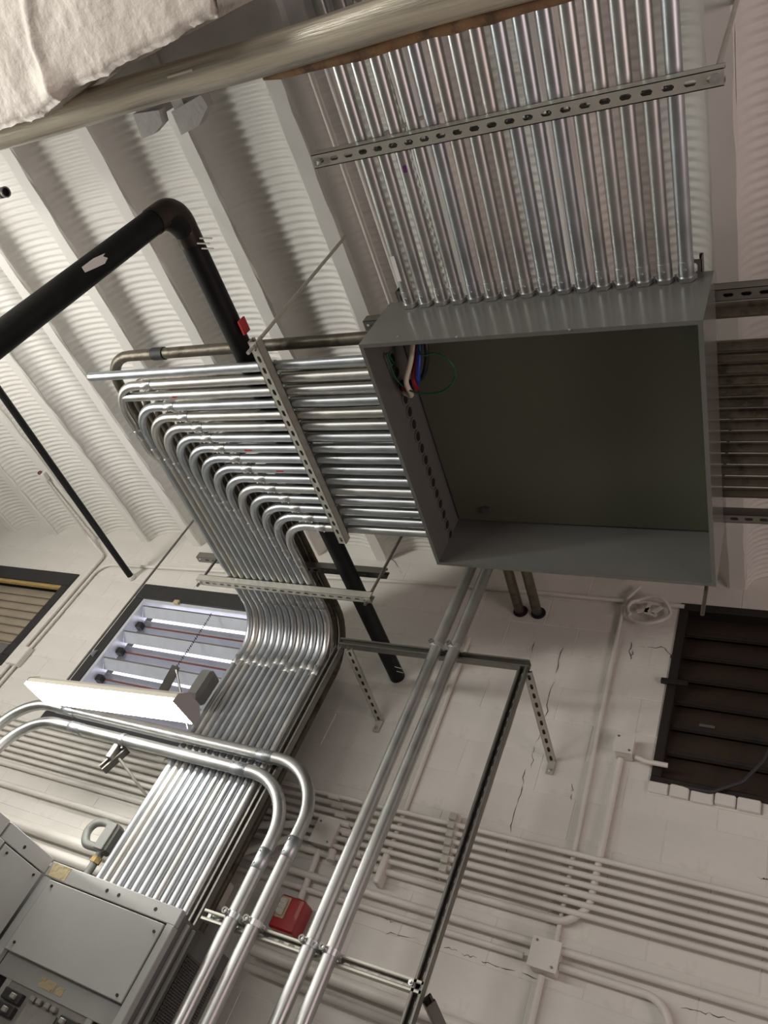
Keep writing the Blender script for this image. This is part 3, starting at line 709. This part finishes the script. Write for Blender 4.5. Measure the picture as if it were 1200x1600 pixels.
# ------------------------------------------------------------------ strut frame standing off the wall
FY=2.955; fy1=FY+SW
ft=strut_obj('frame_strut',(-2.16,fy1,3.715),(-1.115,fy1,3.735),(0,1,0),'horizontal strut at the top of the wall frame behind the two thick conduits',True,STRUTD)
fpst=strut_obj('frame_post',(-1.138,fy1,3.715),(-1.138,fy1,.4),(0,1,0),'tall vertical strut post at the right of the wall frame',True,STRUTD)
fpl=strut_obj('frame_post',(-2.172,fy1+.03,3.70),(-2.172,fy1+.03,.4),(0,1,0),'dark vertical strut post hugging the right edge of the shiny bundle',True,STRUTD)
fb=strut_obj('frame_strut',(-2.12,fy1,2.262),(-1.12,fy1,2.282),(0,1,0),'slotted horizontal strut clamping the four thick vertical conduits',True,STRUT)
mk('bolt',bolt(MB(),(-1.165,FY+.002,2.285),(0,-1,0)),ZINC,fb); mk('bolt',bolt(MB(),(-2.09,FY+.030,2.264),(0,-1,0)),ZINC,fb)
def brace(a,b,label,m=STRUT):
    a=Vector(a); b=Vector(b); d=(b-a).normalized(); up=Vector((0,0,1)); s=d.cross(Vector((1,0,0))).normalized()
    mb=MB(); nh=12; L=(b-a).length
    ob=strut(a,b,Vector((.35,-.3,-1)),True,.041,.016,None,.046)
    o=tag(mk('perforated_brace',ob,m),label,'brace')
    mk('hole_shade_strip',MB().obox((a+b)/2+Vector((0,0,.012)),(b-a)/2,(.016,0,0),(b-a).cross(Vector((1,0,0))).normalized()*.0015),STRUTD,o)  # dark strip added behind the holes to stand in for their shade
    mk('anchor_foot',MB().obox(b+Vector((0,-.004,-.03)),(.018,0,0),(0,.003,0),(0,0,.035)),m,o)
    mk('anchor_bolt',bolt(MB(),b+Vector((0,-.006,-.045)),(0,-1,0),.009),ZINC,o)
brace((-1.115,fy1-.01,3.70),(-1.03,W-.005,3.52),'perforated brace from the right corner of the frame to the wall')
brace((-2.10,fy1-.01,3.68),(-2.01,W-.005,3.56),'perforated brace from the left of the frame top to the wall')
strut_obj('frame_brace',(-1.12,fy1+.02,2.25),(-1.03,W-.01,2.12),(-.6,0,-1),'diagonal strut brace at the lower right of the wall frame',False,STRUTD)

# ------------------------------------------------------------------ thick conduits
TYC=FY-RB-.002
def thick(pts,label,couplings=(),straps=(),rad=.24):
    c=conduit('thick_conduit',pts,RB,EMT,label,group='thick conduits in front of the wall frame',rad=rad,seg=22,nf=14)
    for p,d in couplings: inst('coupling',COUPB,p,c,qz(d))
    for z in straps:
        inst('strap',STRAPB,(pts[-1][0] if pts[-1][2]<pts[0][2]+5 else pts[0][0],TYC,z),c,orient((0,0,1),(0,1,0)))
        x=pts[-1][0]
        mk('strap_screw',MB().cyl((x-RB*.75,TYC-RB-.012,z),(x-RB*.75,TYC-RB+.014,z),.013,12),ZINC,c)
        mk('screw_head',MB().ring((x-RB*.75,TYC-RB-.014,z),(0,1,0),.0135,.006,.006,12),STRUTD,c)
    return c
thick([(-1.582,TYC,4.66),(-1.582,TYC,.45)],'left of the two straight thick conduits dropping from behind the pull box',[],(3.735,2.283))
thick([(-1.487,TYC,4.66),(-1.487,TYC,.45)],'right of the two straight thick conduits dropping from behind the pull box',[],(3.738,2.280))
cU=thick([(-3.99,TYC,.5),(-3.99,TYC,2.972),(-1.848,TYC,2.972),(-1.848,TYC,.45)],'outer of the two thick conduits bent beneath the glowing lamp',[((-1.848,TYC,2.60),(0,0,1)),((-2.20,TYC,2.972),(1,0,0)),((-3.55,TYC,2.972),(1,0,0))],(2.283,),.27)
cL=thick([(-3.85,TYC,.5),(-3.85,TYC,2.882),(-1.955,TYC,2.882),(-1.955,TYC,.45)],'inner of the two thick conduits bent beneath the glowing lamp',[((-1.955,TYC,2.52),(0,0,1)),((-2.30,TYC,2.882),(1,0,0)),((-3.42,TYC,2.882),(1,0,0))],(2.283,),.27)
sh=Yp(178,1180,TYC+.03)
sb=strut_obj('support_strut',(sh.x+.03,TYC+RB+.04,sh.z+.06),(sh.x-.03,TYC+RB+.04,sh.z-.08),(0,1,0),'short strut bracket holding the inner bent conduit below the lamp',False,STRUTD)
mk('brace_rod',MB().cyl((sh.x+.02,TYC+RB+.02,sh.z+.0),(sh.x+.25,W-.03,sh.z-.14),.008,8),STRUT,sb)
inst('clamp',STRAPB,(sh.x+.03,TYC,2.882),sb,orient((1,0,0),(0,1,0)))
mk('clamp_ear',MB().bbox(sh.x-.02,sh.x+.01,TYC+.0,TYC+RB+.02,sh.z-.03,sh.z+.06,.004),STRUTD,sb)

# ------------------------------------------------------------------ fluorescent lamp over the switchboard
ZL=2.93
a=Zp(40,1066,ZL); b=Zp(272,1093,ZL); d=(b-a).normalized(); L=(b-a).length; s=Vector((-d.y,d.x,0)); Wd=.185
lamp=empty('fluorescent_fixture',(a+b)/2+s*Wd/2); 
def LF(u,v,h): return a+d*u+s*v+Vector((0,0,h))
prof=[(0,.008),(0,.030),(.045,.070),(.14,.070),(Wd,.030),(Wd,.008)]
mb=MB().prism(prof,0.004,L-.004,lambda p,h:LF(h,p[0],p[1])); mk('housing',mb,LAMPB,lamp)
lensp=[(0.003,.008),(.014,-.010),(Wd-.014,-.010),(Wd-.003,.008)]
mk('lens',MB().prism(lensp[::-1],.006,L-.006,lambda p,h:LF(h,p[0],p[1])),GLOW,lamp)
endp=[(-.003,-.012),(-.003,.032),(.044,.073),(.142,.073),(Wd+.003,.032),(Wd+.003,-.012)]
for h0 in (-.004,L): mk('end_plate',MB().prism(endp,h0,h0+.005,lambda p,h:LF(h,p[0],p[1])),LAMPE,lamp)
tag(lamp,'glowing fluorescent lamp fixture hung in front of the louvred window','lamp')
pr=LF(.17,Wd/2,.07)
rod(pr,(pr.x,pr.y,zc(pr.y)+.1),'long dark hanger rod from the ceiling to the fluorescent lamp',.007,STRUTD)
# strut stub, grey box and thin rod at the lamp's right end
strut_obj('strut_stub',Vector((-2.66,2.57,2.98)),Vector((-2.715,2.60,3.17)),Vector((.6,-.8,0)),'short strut stub standing on the lamp in front of the louvred window',False,STRUTD)
bc=Yp(316,1068,2.86)
tag(mk('grey_bracket_box',MB().bbox(bc.x-.048,bc.x+.048,2.83,2.93,bc.z-.10,bc.z+.08,.02),GREYBOX),'grey box wedged between the lamp and the shiny bundle','box')
rod(Vector((-2.70,2.60,3.15)),Vector((-2.55,2.74,2.93)),'thin diagonal rod behind the right end of the lamp',.006,ZINC)

# ------------------------------------------------------------------ switchboard
PX0,PX1,PY,PZ=-2.917,-2.139,2.85,2.226
pn=empty('switchboard',((PX0+PX1)/2,3.1,0))
tag(pn,'grey switchboard cabinet with exposed breakers below the shiny bundle','switchboard')
mk('body',MB().box(-3.55,PX1-.012,PY+.058,W-.08,0,PZ-.012),PANELD,pn)
mk('top_cap',MB().box(PX0,PX1-.012,PY+.03,PY+.058,PZ-.03,PZ-.004),PANELD,pn)
mk('top_strip',MB().bbox(PX0,PX1,PY,PY+.03,2.16,PZ,.003),PANEL,pn)
mk('side_stile',MB().bbox(PX0,PX0+.05,PY,PY+.03,.0,2.16,.003),PANEL,pn)
mk('side_stile',MB().bbox(PX1-.04,PX1,PY-.002,PY+.035,.0,2.16,.003),PANEL,pn)
pl=mk('cover_plate',MB().bbox(PX0+.056,PX1-.044,PY-.008,PY+.012,1.857,2.152,.0025),PANEL,pn)
for u,v in ((PX0+.09,2.13),(PX1-.07,2.115),(PX0+.09,1.89),(PX1-.075,1.875)):
    mk('screw',MB().cyl((u,PY-.013,v),(u,PY-.006,v),.006,8),BLACKP,pl)
for x in (-2.545,-2.475,-2.265): mk('bolt_hole',MB().cyl((x,PY-.0015,2.192),(x,PY+.01,2.192),.008,10),DARK,pn)
mk('yellowed_label',MB().box(-2.90,-2.79,PY-.002,PY+.001,2.165,2.222),TAGY,pn)
mk('lower_rail',MB().bbox(PX0+.05,PX1-.04,PY+.03,PY+.05,1.775,1.86,.002),PANEL,pn)
mk('rating_label',MB().box(-2.62,-2.535,PY+.027,PY+.031,1.795,1.83),TAGY,pn); mk('rating_label',MB().box(-2.525,-2.485,PY+.027,PY+.031,1.795,1.825),TAGY,pn)
mk('left_void',MB().box(PX0+.05,-2.79,PY+.05,PY+.055,.9,1.775),DARK,pn)
mk('right_void',MB().box(-2.29,PX1-.04,PY+.05,PY+.055,.9,1.775),DARK,pn)
mk('breaker_chassis',MB().box(-2.79,-2.29,PY+.04,PY+.055,.9,1.775),BREAK,pn)
for x in (-2.775,-2.305): mk('chassis_stile',MB().bbox(x-.015,x+.015,PY+.03,PY+.05,.9,1.775,.002),PANEL,pn)
brm=fit_mesh('breaker',MB().bbox(-.05,.05,-.03,0,-.02,.02,.003),BREAKD); hdm=fit_mesh('breaker_handle',MB().bbox(-.012,.012,-.018,0,-.010,.010,.003),BREAK)
for r in range(4):
    zz=1.735-.115*r
    mk('centre_cover',MB().bbox(-2.62,-2.45,PY+.028,PY+.04,zz-.085,zz+.0,.002),BREAK,pn)
    for x in (-2.70,-2.375):
        for q in (0,1):
            bo=inst('breaker',brm,(x,PY+.042,zz-.005-.048*q),pn); 
            inst('breaker_handle',hdm,(x+(.02 if x<-2.5 else -.02),PY+.012,zz-.005-.048*q),bo)
    for x in (-2.60,-2.565,-2.515,-2.48): mk('terminal_lug',MB().bbox(x-.013,x+.013,PY+.015,PY+.04,zz+.006,zz+.026,.004),BREAK,pn)
# right side of the switchboard with ventilation grille
mk('side_sheet',MB().box(PX1-.012,PX1-.006,PY+.035,W-.1,0,PZ-.02),PANELD,pn)
for y in (PY+.075,PY+.13): mk('side_rail',MB().bbox(PX1-.006,PX1+.010,y-.007,y+.007,0,PZ-.03,.002),PANEL,pn)
g=MB(); gy0,gy1,gz0,gz1=3.03,3.30,1.86,2.12
mk('grille_back',MB().box(PX1-.0055,PX1-.004,gy0,gy1,gz0,gz1),DARK,pn)
k=0
for sgn in (1,-1):
    for i in range(-16,30):
        # clipped diagonal bars
        y_s=gy0+i*.018; p=[]
        for z in (gz0,gz1):
            p.append((y_s+sgn*(z-gz0)*.9+(0 if sgn>0 else .0),z))
        (ya,za),(yb,zb)=p
        def clip(ya,za,yb,zb):
            t0,t1=0,1; dy=yb-ya
            for lo,s_ in ((gy0,1),(gy1,-1)):
                fa=s_*(ya-lo); fb_=s_*(yb-lo)
                if fa<0 and fb_<0: return None
                if fa<0: t0=max(t0,fa/(fa-fb_))
                if fb_<0: t1=min(t1,fa/(fa-fb_))
            if t0>=t1: return None
            return (ya+dy*t0,za+(zb-za)*t0,ya+dy*t1,za+(zb-za)*t1)
        c_=clip(ya,za,yb,zb)
        if c_:
            A=Vector((PX1-.003,c_[0],c_[1])); B=Vector((PX1-.003,c_[2],c_[3])); dd=(B-A)/2
            g.obox((A+B)/2,dd,(.001,0,0),Vector((1,0,0)).cross(dd).normalized()*.0035)
mk('vent_grille',g,PANELD,pn)
# left cabinet with its front facing right
lc=empty('side_cabinet',(-3.25,2.2,0)); tag(lc,'grey cabinet at the lower left corner, set at right angles to the switchboard','cabinet')
LX=PX0
mk('body',MB().box(-3.55,LX-.03,1.3,2.845,0,2.225),PANELD,lc)
mk('top_strip',MB().bbox(LX-.03,LX,2.52,2.848,2.165,2.235,.003),PANEL,lc)
mk('cover_plate',MB().bbox(LX-.018,LX+.006,2.555,2.83,1.2,2.158,.0025),PANEL,lc)
mk('side_stile',MB().bbox(LX-.03,LX+.002,2.50,2.55,0,2.165,.003),PANEL,lc)
mk('upper_box',MB().bbox(-3.3,LX-.005,1.5,2.515,2.05,2.24,.004),PANEL,lc)
mk('meter_window',MB().bbox(LX-.006,LX+.001,2.40,2.47,2.15,2.20,.002),PANELD,lc)
mk('bolt_hole',MB().cyl((LX-.01,2.66,2.195),(LX+.0015,2.66,2.195),.008,10),DARK,lc)
for y in (2.59,2.79): mk('screw',MB().cyl((LX+.004,y,2.135),(LX+.010,y,2.135),.006,8),BLACKP,lc)

# conduit body and flexible loop above the switchboard
lb=Yp(172,1312,3.2)
q=Vector((.0,0,1))
o=tag(mk('conduit_elbow_body',MB().bbox(lb.x-.035,lb.x+.035,3.16,3.24,lb.z-.075,lb.z+.075,.025),FLEX),'grey conduit body standing on the switchboard left of the bundle','fitting')
mk('cover',MB().bbox(lb.x-.03,lb.x+.03,3.150,3.162,lb.z-.07,lb.z+.07,.005),FLEX,o)
mk('hub',MB().cyl((lb.x-.005,3.2,lb.z-.20),(lb.x-.005,3.2,lb.z-.07),.02,14),FLEX,o)
mk('brass_collar',MB().ring((lb.x-.005,3.2,lb.z-.11),(0,0,1),.027,.018,.03,12,True),WOOD,o)
mk('loop_pipe',MB().tube(spline([(lb.x-.02,3.2,lb.z+.055),(lb.x-.09,3.2,lb.z+.07),(lb.x-.15,3.2,lb.z+.05),(lb.x-.165,3.2,lb.z-.0),(lb.x-.13,3.2,lb.z-.05),(lb.x-.07,3.2,lb.z-.055),(lb.x-.02,3.2,lb.z-.05)]),.0215,14),FLEX,o)
for o in bpy.data.objects:
    if 'w' in o: del o['w']
